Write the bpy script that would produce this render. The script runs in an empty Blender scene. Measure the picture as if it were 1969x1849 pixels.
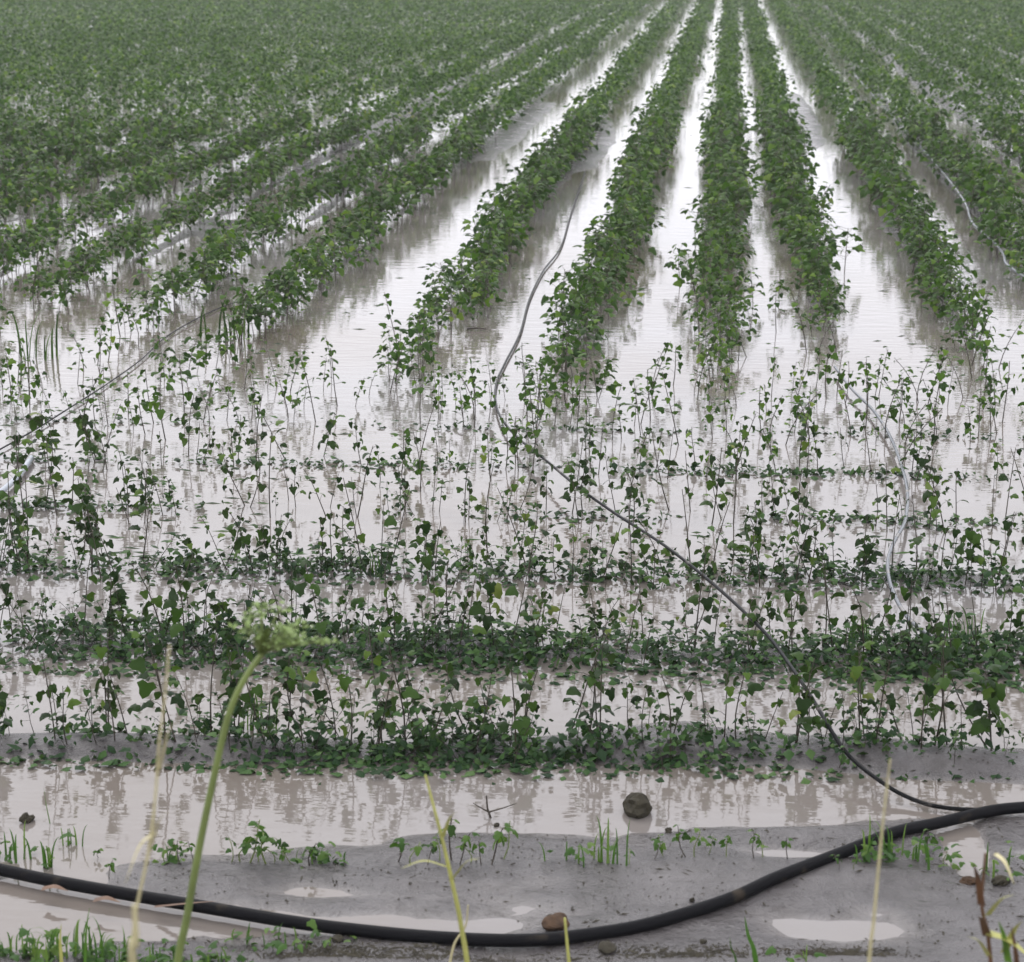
import bpy, math, random
import numpy as np
from mathutils import Vector, Matrix

# ------------------------------------------------------------------ camera, world, sun, exposure
scene = bpy.context.scene
C = scene.collection
W, H, F = 1969.0, 1849.0, 3979.0            # the photograph's frame and its focal length in its own pixels
CAM_H = 2.53
PITCH, YAW = math.radians(14.84), math.radians(5.90)
cam_data = bpy.data.cameras.new('camera')
cam = bpy.data.objects.new('camera', cam_data); C.objects.link(cam); scene.camera = cam
cam_data.sensor_fit = 'HORIZONTAL'; cam_data.sensor_width = 36.0; cam_data.lens = 36.0 * F / W
cam_data.clip_start = 0.05; cam_data.clip_end = 6000
cam.location = (0, 0, CAM_H)
cam.rotation_euler = (math.pi / 2 - PITCH, 0, YAW)
cam_data.dof.use_dof = True; cam_data.dof.focus_distance = 8.6; cam_data.dof.aperture_fstop = 6.8

world = bpy.data.worlds.new('World'); scene.world = world; world.use_nodes = True
wt = world.node_tree; wt.nodes.clear()
w_out = wt.nodes.new('ShaderNodeOutputWorld'); w_bg = wt.nodes.new('ShaderNodeBackground')
w_sky = wt.nodes.new('ShaderNodeTexSky'); w_sky.sky_type = 'NISHITA'; w_sky.sun_disc = False
SUN_EL, SUN_ROT = math.radians(52), math.radians(-30)
w_sky.sun_elevation = SUN_EL; w_sky.sun_rotation = SUN_ROT
# a closed overcast: a soft, nearly even cloud sheet over the clear sky
w_tc = wt.nodes.new('ShaderNodeTexCoord')
w_noise = wt.nodes.new('ShaderNodeTexNoise'); w_noise.inputs['Scale'].default_value = 2.2; w_noise.inputs['Detail'].default_value = 4
w_ramp = wt.nodes.new('ShaderNodeValToRGB')
w_ramp.color_ramp.elements[0].position = 0.3; w_ramp.color_ramp.elements[0].color = (8.5, 8.45, 9.0, 1)
w_ramp.color_ramp.elements[1].position = 0.7; w_ramp.color_ramp.elements[1].color = (9.9, 9.8, 10.2, 1)
w_mix = wt.nodes.new('ShaderNodeMixRGB'); w_mix.inputs[0].default_value = 0.93
wt.links.new(w_tc.outputs['Generated'], w_noise.inputs['Vector'])
wt.links.new(w_noise.outputs['Fac'], w_ramp.inputs['Fac'])
wt.links.new(w_sky.outputs['Color'], w_mix.inputs[1]); wt.links.new(w_ramp.outputs['Color'], w_mix.inputs[2])
wt.links.new(w_mix.outputs['Color'], w_bg.inputs['Color']); wt.links.new(w_bg.outputs['Background'], w_out.inputs['Surface'])
w_bg.inputs['Strength'].default_value = 0.14

sun_d = bpy.data.lights.new('sun', 'SUN'); sun_d.energy = 0.7; sun_d.angle = math.radians(25); sun_d.color = (1, .97, .93)
sun = bpy.data.objects.new('sun', sun_d); C.objects.link(sun)
sd = Vector((math.cos(SUN_EL) * math.sin(SUN_ROT), math.cos(SUN_EL) * math.cos(SUN_ROT), math.sin(SUN_EL)))
sun.rotation_euler = sd.to_track_quat('Z', 'Y').to_euler()

vs = scene.view_settings
vs.view_transform = 'Standard'; vs.look = 'None'; vs.gamma = 1; vs.use_curve_mapping = False; vs.exposure = 0.52
scene.cycles.max_bounces = 6; scene.cycles.diffuse_bounces = 3; scene.cycles.glossy_bounces = 3
scene.cycles.volume_bounces = 0

# ------------------------------------------------------------------ helpers
R3 = np.array(cam.rotation_euler.to_matrix())
def ray(px, py):
    d = R3 @ np.array([(px - W / 2) / F, -(py - H / 2) / F, -1.0])
    return d
def ground(px, py, z=0.0):                   # where a line of sight meets the level z
    d = ray(px, py); t = (z - CAM_H) / d[2]
    return np.array([d[0] * t, d[1] * t, z])
def at_y(px, py, Y):                         # where a line of sight meets the upright plane y = Y
    d = ray(px, py); t = Y / d[1]
    return np.array([d[0] * t, Y, CAM_H + d[2] * t])

def hash2(ix, iy, seed):
    n = (ix.astype(np.int64) * 374761393 + iy.astype(np.int64) * 668265263 + seed * 1442695041) & 0x7fffffff
    n = ((n ^ (n >> 13)) * 1274126177) & 0x7fffffff
    return ((n ^ (n >> 16)) & 0xffff) / 65535.0
def vnoise(x, y, seed=0):
    ix, iy = np.floor(x), np.floor(y); fx, fy = x - ix, y - iy
    fx = fx * fx * (3 - 2 * fx); fy = fy * fy * (3 - 2 * fy)
    a = hash2(ix, iy, seed); b = hash2(ix + 1, iy, seed); c = hash2(ix, iy + 1, seed); d = hash2(ix + 1, iy + 1, seed)
    return (a * (1 - fx) + b * fx) * (1 - fy) + (c * (1 - fx) + d * fx) * fy
def fbm(x, y, seed=0, o=4):
    s = 0; amp = .5
    for k in range(o):
        s = s + amp * (vnoise(x * 2 ** k, y * 2 ** k, seed + k * 17) - .5) * 2; amp *= .5
    return s

def mesh_np(name, v, faces, mats=None, smooth=False):
    """faces: list of (array of index rows, material slot)"""
    me = bpy.data.meshes.new(name)
    v = np.asarray(v, dtype=np.float32)
    me.vertices.add(len(v)); me.vertices.foreach_set('co', v.ravel())
    idx = np.concatenate([f.ravel() for f, _ in faces]).astype(np.int32)
    tot = np.concatenate([np.full(len(f), f.shape[1]) for f, _ in faces]).astype(np.int32)
    sl = np.concatenate([np.full(len(f), m) for f, m in faces]).astype(np.int32)
    me.loops.add(len(idx)); me.loops.foreach_set('vertex_index', idx)
    me.polygons.add(len(tot)); me.polygons.foreach_set('loop_start', np.concatenate([[0], np.cumsum(tot)[:-1]]).astype(np.int32))
    me.polygons.foreach_set('loop_total', tot)
    me.polygons.foreach_set('material_index', sl)
    if smooth: me.polygons.foreach_set('use_smooth', np.ones(len(tot), bool))
    for m in (mats or []): me.materials.append(m)
    me.update(calc_edges=True)
    return me
def link(name, me, parent=None, label=None, cat=None, group=None, kind=None):
    o = bpy.data.objects.new(name, me); C.objects.link(o)
    if parent is not None: o.parent = parent
    if label: o['label'] = label
    if cat: o['category'] = cat
    if group: o['group'] = group
    if kind: o['kind'] = kind
    return o

class Geo:                                    # collects vertices and faces by material slot
    def __init__(s): s.v = []; s.n = 0; s.f = []
    def add(s, v, f, slot=0):
        v = np.asarray(v, float); f = np.asarray(f, int)
        s.v.append(v); s.f.append((f + s.n, slot)); s.n += len(v)
    def tube(s, pts, radii, k=5, slot=0, cap=True):
        P = np.asarray(pts, float); n = len(P)
        r = np.broadcast_to(np.asarray(radii, float), (n,)) if np.ndim(radii) else np.full(n, radii)
        T = np.gradient(P, axis=0); T /= np.linalg.norm(T, axis=1)[:, None] + 1e-9
        ref = np.array([0, 0, 1.0]) if abs(T[0][2]) < .8 else np.array([1.0, 0, 0])
        V = []
        for i in range(n):
            a = np.cross(T[i], ref); a /= np.linalg.norm(a) + 1e-9; b = np.cross(T[i], a)
            for j in range(k):
                t = 2 * math.pi * j / k
                V.append(P[i] + r[i] * (math.cos(t) * a + math.sin(t) * b))
        Fq = [[i * k + j, i * k + (j + 1) % k, (i + 1) * k + (j + 1) % k, (i + 1) * k + j] for i in range(n - 1) for j in range(k)]
        s.add(V, Fq, slot)
        if cap:
            s.add([V[j] for j in range(k)], [list(range(k))][::-1], slot)
            s.add([V[(n - 1) * k + j] for j in range(k)], [list(range(k))], slot)
    def blade(s, pts, w, slot=0, fold=.25):   # a grass blade: a folded strip along pts, width tapering to the tip
        P = np.asarray(pts, float); n = len(P)
        T = np.gradient(P, axis=0); T /= np.linalg.norm(T, axis=1)[:, None] + 1e-9
        side = np.cross(T[0], [0, 0, 1.0]);
        if np.linalg.norm(side) < .1:
            side = np.array([1.0, .2, 0])
        side /= np.linalg.norm(side)
        V = []
        for i in range(n):
            ww = w * (1 - (i / (n - 1)) ** 1.6) * .5 + w * .03
            nrm = np.cross(T[i], side)
            V += [P[i] - side * ww + nrm * ww * fold, P[i], P[i] + side * ww + nrm * ww * fold]
        Fq = []
        for i in range(n - 1):
            for j in (0, 1): Fq.append([i * 3 + j, i * 3 + j + 1, i * 3 + j + 4, i * 3 + j + 3])
        s.add(V, Fq, slot)
    def mesh(s, name, mats, smooth=False):
        return mesh_np(name, np.concatenate(s.v), s.f, mats, smooth)

def smooth_path(pts, n=12):                   # Catmull-Rom through pts
    P = [np.asarray(p, float) for p in pts]; P = [2 * P[0] - P[1]] + P + [2 * P[-1] - P[-2]]
    out = []
    for i in range(1, len(P) - 2):
        for k in range(n):
            t = k / n; a, b, c, d = P[i - 1], P[i], P[i + 1], P[i + 2]
            out.append(.5 * (2 * b + (c - a) * t + (2 * a - 5 * b + 4 * c - d) * t * t + (3 * b - a - 3 * c + d) * t ** 3))
    out.append(P[-2]); return np.array(out)

# ------------------------------------------------------------------ materials
def mat(name):
    m = bpy.data.materials.new(name); m.use_nodes = True
    nt = m.node_tree; return m, nt, nt.nodes['Principled BSDF']
def N(nt, t, **kw):
    n = nt.nodes.new(t)
    for k, v in kw.items(): n.inputs[k].default_value = v
    return n
def ramp(nt, stops):
    r = nt.nodes.new('ShaderNodeValToRGB'); e = r.color_ramp.elements
    e[0].position, e[0].color = stops[0][0], (*stops[0][1], 1)
    e[1].position, e[1].color = stops[-1][0], (*stops[-1][1], 1)
    for p, c in stops[1:-1]:
        x = e.new(p); x.color = (*c, 1)
    return r

def leaf_material(name, stops, rough=.42, trans=.25, island=True):
    m, nt, b = mat(name)
    g = nt.nodes.new('ShaderNodeNewGeometry'); oi = nt.nodes.new('ShaderNodeObjectInfo')
    tc = nt.nodes.new('ShaderNodeNewGeometry')
    nz = N(nt, 'ShaderNodeTexNoise', Scale=1.3, Detail=2.0)
    nt.links.new(tc.outputs['Position'], nz.inputs['Vector'])
    add = nt.nodes.new('ShaderNodeMath'); add.operation = 'ADD'
    fr = nt.nodes.new('ShaderNodeMath'); fr.operation = 'FRACT'
    nt.links.new(g.outputs['Random Per Island'], add.inputs[0]); nt.links.new(oi.outputs['Random'], add.inputs[1])
    nt.links.new(add.outputs[0], fr.inputs[0])
    mx = nt.nodes.new('ShaderNodeMath'); mx.operation = 'MULTIPLY_ADD'; mx.inputs[1].default_value = .62; 
    sc = nt.nodes.new('ShaderNodeMath'); sc.operation = 'MULTIPLY'; sc.inputs[1].default_value = .38
    nt.links.new(nz.outputs['Fac'], sc.inputs[0])
    nt.links.new(fr.outputs[0], mx.inputs[0]); nt.links.new(sc.outputs[0], mx.inputs[2])
    r = ramp(nt, stops); nt.links.new(mx.outputs[0], r.inputs['Fac'])
    # the underside of a leaf is paler
    under = nt.nodes.new('ShaderNodeMixRGB'); under.blend_type = 'MIX'; under.inputs[2].default_value = (.065, .10, .028, 1)
    bf = nt.nodes.new('ShaderNodeMath'); bf.operation = 'MULTIPLY'; bf.inputs[1].default_value = .35
    nt.links.new(g.outputs['Backfacing'], bf.inputs[0]); nt.links.new(bf.outputs[0], under.inputs[0])
    nt.links.new(r.outputs['Color'], under.inputs[1]); nt.links.new(under.outputs['Color'], b.inputs['Base Color'])
    b.inputs['Roughness'].default_value = rough; b.inputs['Specular IOR Level'].default_value = .10
    tr = nt.nodes.new('ShaderNodeBsdfTranslucent'); mxs = nt.nodes.new('ShaderNodeMixShader'); mxs.inputs[0].default_value = trans
    tcol = nt.nodes.new('ShaderNodeMixRGB'); tcol.blend_type = 'MULTIPLY'; tcol.inputs[0].default_value = 1; tcol.inputs[2].default_value = (1.3, 1.7, .6, 1)
    nt.links.new(r.outputs['Color'], tcol.inputs[1]); nt.links.new(tcol.outputs['Color'], tr.inputs['Color'])
    nt.links.new(b.outputs[0], mxs.inputs[1]); nt.links.new(tr.outputs[0], mxs.inputs[2])
    nt.links.new(mxs.outputs[0], nt.nodes['Material Output'].inputs['Surface'])
    return m
M_LEAF = leaf_material('cotton_leaf', [(0, (.007, .018, .004)), (.35, (.024, .056, .009)), (.68, (.052, .104, .015)), (.80, (.098, .160, .024)), (.87, (.15, .19, .035)), (.92, (.20, .15, .045))])
M_LEAF_SHADED = leaf_material('shaded_cotton_leaf', [(0, (.004, .010, .003)), (.35, (.013, .031, .006)), (.68, (.035, .072, .012)), (.80, (.075, .125, .02)), (.87, (.12, .14, .03)), (.92, (.14, .10, .03))], trans=.15)  # darker copy of cotton_leaf, silhouette shade of the near plants put into its colour
M_LEAF_Y = leaf_material('weed_leaf', [(0, (.02, .05, .014)), (.5, (.05, .105, .024)), (1, (.12, .18, .04))])
M_LITTER = leaf_material('fallen_leaf', [(0, (.008, .020, .010)), (.45, (.018, .045, .014)), (.75, (.045, .095, .026)), (1, (.13, .19, .07))], rough=.45, trans=.1)
M_GRASS = leaf_material('grass_blade', [(0, (.022, .055, .014)), (.5, (.055, .12, .022)), (1, (.15, .21, .05))])

def plain(name, col, rough=.5, var=.25, scale=30, bump=0.0, spec=.5):
    m, nt, b = mat(name)
    g = nt.nodes.new('ShaderNodeNewGeometry'); nz = N(nt, 'ShaderNodeTexNoise', Scale=scale, Detail=4.0)
    nt.links.new(g.outputs['Position'], nz.inputs['Vector'])
    r = ramp(nt, [(.3, tuple(c * (1 - var) for c in col)), (.7, tuple(c * (1 + var) for c in col))])
    nt.links.new(nz.outputs['Fac'], r.inputs['Fac']); nt.links.new(r.outputs['Color'], b.inputs['Base Color'])
    b.inputs['Roughness'].default_value = rough; b.inputs['Specular IOR Level'].default_value = spec
    if bump:
        bp = N(nt, 'ShaderNodeBump', Strength=.6, Distance=bump); nt.links.new(nz.outputs['Fac'], bp.inputs['Height'])
        nt.links.new(bp.outputs[0], b.inputs['Normal'])
    return m
M_STEM = plain('cotton_stem', (.034, .026, .016), .5, .4, 25)
M_STALK = plain('green_stalk', (.13, .17, .045), .5, .25, 12)
M_STRAW = plain('dry_straw', (.40, .36, .20), .6, .2, 20)
M_YELLOW = plain('yellow_stem', (.34, .34, .09), .55, .25, 14)
M_BROWNLEAF = plain('brown_leaf', (.085, .038, .014), .55, .35, 25)
M_UMBEL = plain('umbel_floret', (.15, .22, .05), .6, .2, 40)
M_CLOD = plain('clod_mud', (.034, .030, .020), .7, .4, 35, .01, .15)
M_CLODRED = plain('clod_brown', (.055, .032, .018), .7, .4, 40, .006, .15)

def pipe_material(name, col, rough, dirt, spec=.07):
    m, nt, b = mat(name)
    g = nt.nodes.new('ShaderNodeNewGeometry'); nz = N(nt, 'ShaderNodeTexNoise', Scale=9.0, Detail=6.0)
    nt.links.new(g.outputs['Position'], nz.inputs['Vector'])
    r = ramp(nt, [(.0, col), (.60, col), (.70, dirt)])
    nt.links.new(nz.outputs['Fac'], r.inputs['Fac']); nt.links.new(r.outputs['Color'], b.inputs['Base Color'])
    b.inputs['Roughness'].default_value = rough; b.inputs['Specular IOR Level'].default_value = spec
    return m
M_PIPE = pipe_material('black_polythene', (.004, .004, .005), .5, (.035, .028, .02))
M_DRIP = pipe_material('drip_hose', (.006, .0065, .007), .3, (.12, .11, .1))
M_GREYHOSE = pipe_material('grey_hose', (.11, .12, .135), .25, (.2, .18, .16), .5)
M_PALE = pipe_material('pale_hose', (.35, .38, .42), .3, (.25, .22, .18), .4)

# muddy water: an opaque silt-laden body under a smooth reflecting skin
M_WATER, nt, b = mat('muddy_water')
g = nt.nodes.new('ShaderNodeNewGeometry')
nz = N(nt, 'ShaderNodeTexNoise', Scale=.35, Detail=5.0); nt.links.new(g.outputs['Position'], nz.inputs['Vector'])
r = ramp(nt, [(.35, (.145, .122, .102)), (.65, (.190, .178, .172))]); nt.links.new(nz.outputs['Fac'], r.inputs['Fac'])
nt.links.new(r.outputs['Color'], b.inputs['Base Color'])
b.inputs['Roughness'].default_value = .035; b.inputs['IOR'].default_value = 1.58
mp = nt.nodes.new('ShaderNodeMapping'); mp.inputs['Scale'].default_value = (2.2, 7.0, 1)
nt.links.new(g.outputs['Position'], mp.inputs['Vector'])
rn = N(nt, 'ShaderNodeTexNoise', Scale=2.0, Detail=3.0); nt.links.new(mp.outputs[0], rn.inputs['Vector'])
bp = N(nt, 'ShaderNodeBump', Strength=.35, Distance=.006); nt.links.new(rn.outputs['Fac'], bp.inputs['Height'])
nt.links.new(bp.outputs[0], b.inputs['Normal'])

# wet silt: glossiest at the waterline, drier and duller as it rises
M_MUD, nt, b = mat('wet_mud')
g = nt.nodes.new('ShaderNodeNewGeometry'); sp = nt.nodes.new('ShaderNodeSeparateXYZ'); nt.links.new(g.outputs['Position'], sp.inputs[0])
n1 = N(nt, 'ShaderNodeTexNoise', Scale=3.0, Detail=8.0, Roughness=.65); nt.links.new(g.outputs['Position'], n1.inputs['Vector'])
n2 = N(nt, 'ShaderNodeTexNoise', Scale=45.0, Detail=5.0, Roughness=.7); nt.links.new(g.outputs['Position'], n2.inputs['Vector'])
r = ramp(nt, [(.30, (.036, .031, .030)), (.5, (.068, .062, .062)), (.70, (.105, .097, .096))]); nt.links.new(n1.outputs['Fac'], r.inputs['Fac'])
mul = nt.nodes.new('ShaderNodeMixRGB'); mul.blend_type = 'MULTIPLY'; mul.inputs[0].default_value = .7
r2 = ramp(nt, [(.30, (.55, .53, .5)), (.45, (1, 1, 1))]); nt.links.new(n2.outputs['Fac'], r2.inputs['Fac'])
nt.links.new(r.outputs['Color'], mul.inputs[1]); nt.links.new(r2.outputs['Color'], mul.inputs[2])
film = nt.nodes.new('ShaderNodeMapRange'); film.inputs['From Min'].default_value = 0; film.inputs['From Max'].default_value = .009
film.inputs['To Min'].default_value = .85; film.inputs['To Max'].default_value = 0
nt.links.new(sp.outputs['Z'], film.inputs['Value'])
fmx = nt.nodes.new('ShaderNodeMixRGB'); fmx.inputs[2].default_value = (.14, .128, .122, 1)
nt.links.new(film.outputs[0], fmx.inputs[0]); nt.links.new(mul.outputs['Color'], fmx.inputs[1])
nt.links.new(fmx.outputs['Color'], b.inputs['Base Color'])
mr = nt.nodes.new('ShaderNodeMapRange'); mr.inputs['From Min'].default_value = 0; mr.inputs['From Max'].default_value = .022
mr.inputs['To Min'].default_value = .05; mr.inputs['To Max'].default_value = .34
addh = nt.nodes.new('ShaderNodeMath'); addh.operation = 'MULTIPLY_ADD'; addh.inputs[1].default_value = .09
sub = nt.nodes.new('ShaderNodeMath'); sub.operation = 'SUBTRACT'; sub.inputs[1].default_value = .046
nt.links.new(n1.outputs['Fac'], addh.inputs[0]); nt.links.new(sp.outputs['Z'], addh.inputs[2]); nt.links.new(addh.outputs[0], sub.inputs[0])
nt.links.new(sub.outputs[0], mr.inputs['Value']); nt.links.new(mr.outputs[0], b.inputs['Roughness'])
bp = N(nt, 'ShaderNodeBump', Strength=.8, Distance=.008); nt.links.new(n2.outputs['Fac'], bp.inputs['Height'])
n3 = N(nt, 'ShaderNodeTexNoise', Scale=11.0, Detail=6.0, Roughness=.6, Distortion=1.2); nt.links.new(g.outputs['Position'], n3.inputs['Vector'])
r3 = ramp(nt, [(.35, (.66, .64, .62)), (.5, (1, 1, 1)), (.7, (1.0, 1.0, 1.0))]); nt.links.new(n3.outputs['Fac'], r3.inputs['Fac'])
mul3 = nt.nodes.new('ShaderNodeMixRGB'); mul3.blend_type = 'MULTIPLY'; mul3.inputs[0].default_value = .8
nt.links.new(fmx.outputs['Color'], mul3.inputs[1]); nt.links.new(r3.outputs['Color'], mul3.inputs[2]); nt.links.new(mul3.outputs['Color'], b.inputs['Base Color'])
bp3 = N(nt, 'ShaderNodeBump', Strength=.6, Distance=.016); nt.links.new(n3.outputs['Fac'], bp3.inputs['Height']); nt.links.new(bp.outputs[0], bp3.inputs['Normal']); bp = bp3
bp2 = N(nt, 'ShaderNodeBump', Strength=.7, Distance=.03); nt.links.new(n1.outputs['Fac'], bp2.inputs['Height'])
nt.links.new(bp.outputs[0], bp2.inputs['Normal']); nt.links.new(bp2.outputs[0], b.inputs['Normal'])

# ------------------------------------------------------------------ the lie of the land
# cross rows in the flooded headland, nearest first: image y at the left and the right edge of the photograph
CROSS = [(1428, 1452), (1236, 1268), (1090, 1122), (975, 1010), (882, 920), (806, 842), (742, 775)]
cross_rows = [(ground(0, a), ground(W, b_)) for a, b_ in CROSS]
# long rows, by the image x of their tops at y = 600 (crown level .3 m)
row_x = [ground(x, y, .3)[0] for x, y in ((1890, 600), (1592, 600), (1385, 600), (1112, 600), (842, 560), (565, 500), (260, 560))]
row_x = sorted(row_x)
while row_x[0] > -34: row_x.insert(0, row_x[0] - .88 - .05 * math.sin(row_x[0] * 3))
while row_x[-1] < 16: row_x.append(row_x[-1] + .88 + .05 * math.sin(row_x[-1] * 3))
row_x = np.array(row_x)

def seg_dist(x, y, a, b_):                    # signed distance (depth side) from the line a-b
    d = (b_ - a)[:2]; L = np.hypot(*d); n = np.array([-d[1], d[0]]) / L
    return (x - a[0]) * n[0] + (y - a[1]) * n[1]
blob_c = {}
def blob(x, y, px, py, rx, ry, amp):          # a gentle hump or hollow centred where the photograph shows it
    c = blob_c.get((px, py))
    if c is None: c = blob_c[(px, py)] = ground(px, py)
    return amp * np.exp(-((x - c[0]) / rx) ** 2 - ((y - c[1]) / ry) ** 2)
def height(x, y):
    x = np.asarray(x, float); y = np.asarray(y, float)
    z = -.035 + .012 * fbm(x * 1.1, y * 1.5, 3)
    for i, (a, b_) in enumerate(cross_rows):
        amp = (.047, .040, .031, .022, .024, .02, .015)[i]; wd = (.16, .15, .13, .11, .1, .1, .1)[i]
        d = seg_dist(x, y, a, b_) + .05 * fbm(x * .9, y * .2, 20 + i)
        z = z + amp * (1 + .45 * fbm(x * 2.2, y * 1.5, 40 + i)) * np.exp(-(d / wd) ** 2)
    # ridges under the long rows
    near = np.abs(x[..., None] - row_x).min(-1)
    fld = np.clip((y - 12.4) / 1.2, 0, 1)
    z = z + fld * .034 * np.exp(-(near / .13) ** 2)
    # the near bank rises out of the water
    d = seg_dist(x, y, ground(0, 1600), ground(W, 1490)) + .10 * fbm(x * 1.6, y * 2.0, 77)
    bank = np.clip(-d / .32, 0, 1)
    z = z + bank * (.0475 + .036 * fbm(x * 1.5 + .8 * y, y * 4.2 - .5 * x, 91, 5) - .012 * np.abs(fbm(x * 2.6 - y, y * 5.5, 131, 4)))
    z = z + .007 * fbm(x * 6, y * 9, 55, 4) * np.clip((14 - y) / 4, 0, 1)
    for p in (( 1200, 1445, .45, .12, .030), (1850, 1478, .45, .13, .045), (1750, 1090, .9, .18, .03), (330, 1450, .5, .10, .028),
              (1290, 1400, .3, .2, .030), (1750, 1395, .5, .12, .030), (930, 1375, .22, .10, .035),
              (120, 1760, .35, .12, -.035), (420, 1770, .25, .08, -.035), (60, 1600, .2, .08, -.03), (1850, 1630, .05, .18, -.06),
              (700, 1560, .5, .08, -.03), (620, 1720, .22, .05, -.02), (1500, 1640, .18, .05, -.03), (1880, 1770, .22, .10, .022), (1600, 1760, .12, .05, .012),
              (1540, 225, .32, 6.5, .06), (1150, 280, .30, 4.5, .05), (1000, 250, .25, 6, .05), (1430, 240, .07, 3, .04), (1700, 420, .2, 2.5, .03),
              (1800, 300, .3, 6, .055), (1930, 200, .35, 12, .055), (1740, 130, .3, 12, .05), (1900, 90, .4, 16, .05), (760, 230, .22, 6, .05), (1450, 330, .05, 2, .035), (640, 360, .2, 2.0, .045), (430, 440, .2, 2, .04)):
        z = z + blob(x, y, *p)
    far = np.clip((y - 26) / 20, 0, 1)
    z = z + far * .026 * (fbm(x * .55, y * .12, 8) + .25) * (np.abs(x - row_x[np.abs(row_x - 0).argmin()]) > 1.6)
    return z

def axis(lo, hi, step0, grow, far):
    a = [0.0]
    while a[-1] < hi: a.append(a[-1] + max(step0, a[-1] * grow))
    b2 = [0.0]
    while b2[-1] > lo: b2.append(b2[-1] - max(step0, -b2[-1] * grow))
    return np.array([-f_ for f_ in far[::-1]] + b2[::-1][:-1] + a + list(far))
ys = [3.4]
while ys[-1] < 120: ys.append(ys[-1] + max(.03, (ys[-1] - 3) * .0075))
ys = np.array([-600, -150, -40, -10, 0, 1.5, 2.5, 3.0] + ys + [150, 220, 400, 900, 2500])
xs = axis(-36, 18, .045, .012, [60, 120, 300, 900, 2500])
X, Y = np.meshgrid(xs, ys)
Z = height(X, Y)
Z[(Y < 3.0) | (Y > 130)] = -.02
V = np.stack([X, Y, Z], -1).reshape(-1, 3); nx, ny = len(xs), len(ys)
ii = (np.arange(ny - 1)[:, None] * nx + np.arange(nx - 1)).ravel()
link('ground', mesh_np('ground', V, [(np.stack([ii, ii + 1, ii + nx + 1, ii + nx], 1), 0)], [M_MUD], True), kind='structure',
     label='grey wet mud showing between the flooded rows')
link('water', mesh_np('water', [(-2500, 2.2, 0), (2500, 2.2, 0), (2500, 2500, 0), (-2500, 2500, 0)], [(np.array([[0, 1, 2, 3]]), 0)], [M_WATER]),
     kind='structure', label='pale muddy flood water covering the field')

# ------------------------------------------------------------------ leaves and plants
LEAF_V = np.array([(0, 0, 0), (.30, -.12, -.06), (.56, .16, -.16), (.36, .40, -.06), (.27, .72, -.12), (0, 1.0, -.22), (-.27, .72, -.12),
                   (-.36, .40, -.06), (-.56, .16, -.16), (-.30, -.12, -.06), (0, .38, .03)])
LEAF_F = np.array([[10, i, (i + 1) % 10] for i in range(10)])
LEAF2_V = np.array([(0, -.05, 0), (.48, .30, -.12), (0, 1, -.2), (-.48, .30, -.12), (0, .4, .05)])
LEAF2_F = np.array([[4, 0, 1], [4, 1, 2], [4, 2, 3], [4, 3, 0]])
LEAF3_V = np.array([(0, -.05, 0), (.5, .40, -.08), (0, 1, -.1), (-.5, .40, .08)])
LEAF3_F = np.array([[0, 1, 2], [0, 2, 3]])

def plant_struct(rng, h, n_leaf, spread, size, curl=.5, low=.3):
    """stem path, leaf frames and petioles of one cotton plant of height h"""
    lean = rng.normal(0, .10, 2); bend = rng.normal(0, .05, 2) * h / .35; f1, f2 = rng.uniform(2, 6, 2)
    def S(t): return np.array([lean[0] * h * t + bend[0] * (t * t - .6 * t) + .006 * math.sin(f1 * t), lean[1] * h * t + bend[1] * t * t + .006 * math.sin(f2 * t), h * t])
    stem = [S(t) for t in np.linspace(-.12, 1, 6)]
    leaves, pets = [], []
    az = rng.uniform(0, 6.28)
    for k in range(n_leaf):
        t = low + (1 - low) * (k + rng.uniform(0, .8)) / n_leaf; t = min(t, 1)
        az += 2.4 + rng.normal(0, .4)
        L = spread * rng.uniform(.5, 1.1) * (1.15 - .6 * t)
        p0 = S(t); out = np.array([math.cos(az), math.sin(az), 0])
        p1 = p0 + out * L + np.array([0, 0, L * rng.uniform(.1, .8)])
        pitch = rng.uniform(-.2, 1.2) * curl * 2 - .1
        yd = out * math.cos(pitch) - np.array([0, 0, 1]) * math.sin(pitch)
        xd = np.cross(yd, [0, 0, 1.0]); xd /= np.linalg.norm(xd) + 1e-6
        roll = rng.normal(0, .45); zd = np.cross(xd, yd)
        xd = xd * math.cos(roll) + zd * math.sin(roll); zd = np.cross(xd, yd)
        leaves.append((p1, xd, yd, zd, size * rng.uniform(.6, 1.2) * (1.1 - .3 * t)))
        pets.append((p0, (p0 + p1) / 2 + np.array([0, 0, .1 * L]), p1))
    return stem, leaves, pets

def plant_arrays(st, lv, lf, stems=True, pet=True):
    """one plant as plain arrays for the joined mass of rows: leaf verts/faces and stem verts/faces"""
    stem, leaves, pets = st
    LV, LF = [], []
    for k, (p, xd, yd, zd, s) in enumerate(leaves):
        LV.append(p + s * (lv[:, :1] * xd + lv[:, 1:2] * yd + lv[:, 2:] * zd)); LF.append(lf + k * len(lv))
    g = Geo()
    if stems:
        g.tube(stem, np.linspace(.0042, .002, len(stem)), 3, cap=False)
        if pet:
            for p in pets: g.tube([p[0], p[2]], .0012, 3, cap=False)
        SV = np.concatenate(g.v); SF = np.concatenate([f for f, _ in g.f])
    else: SV = np.zeros((0, 3)); SF = np.zeros((0, 4), int)
    return np.concatenate(LV), np.concatenate(LF), SV, SF

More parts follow.
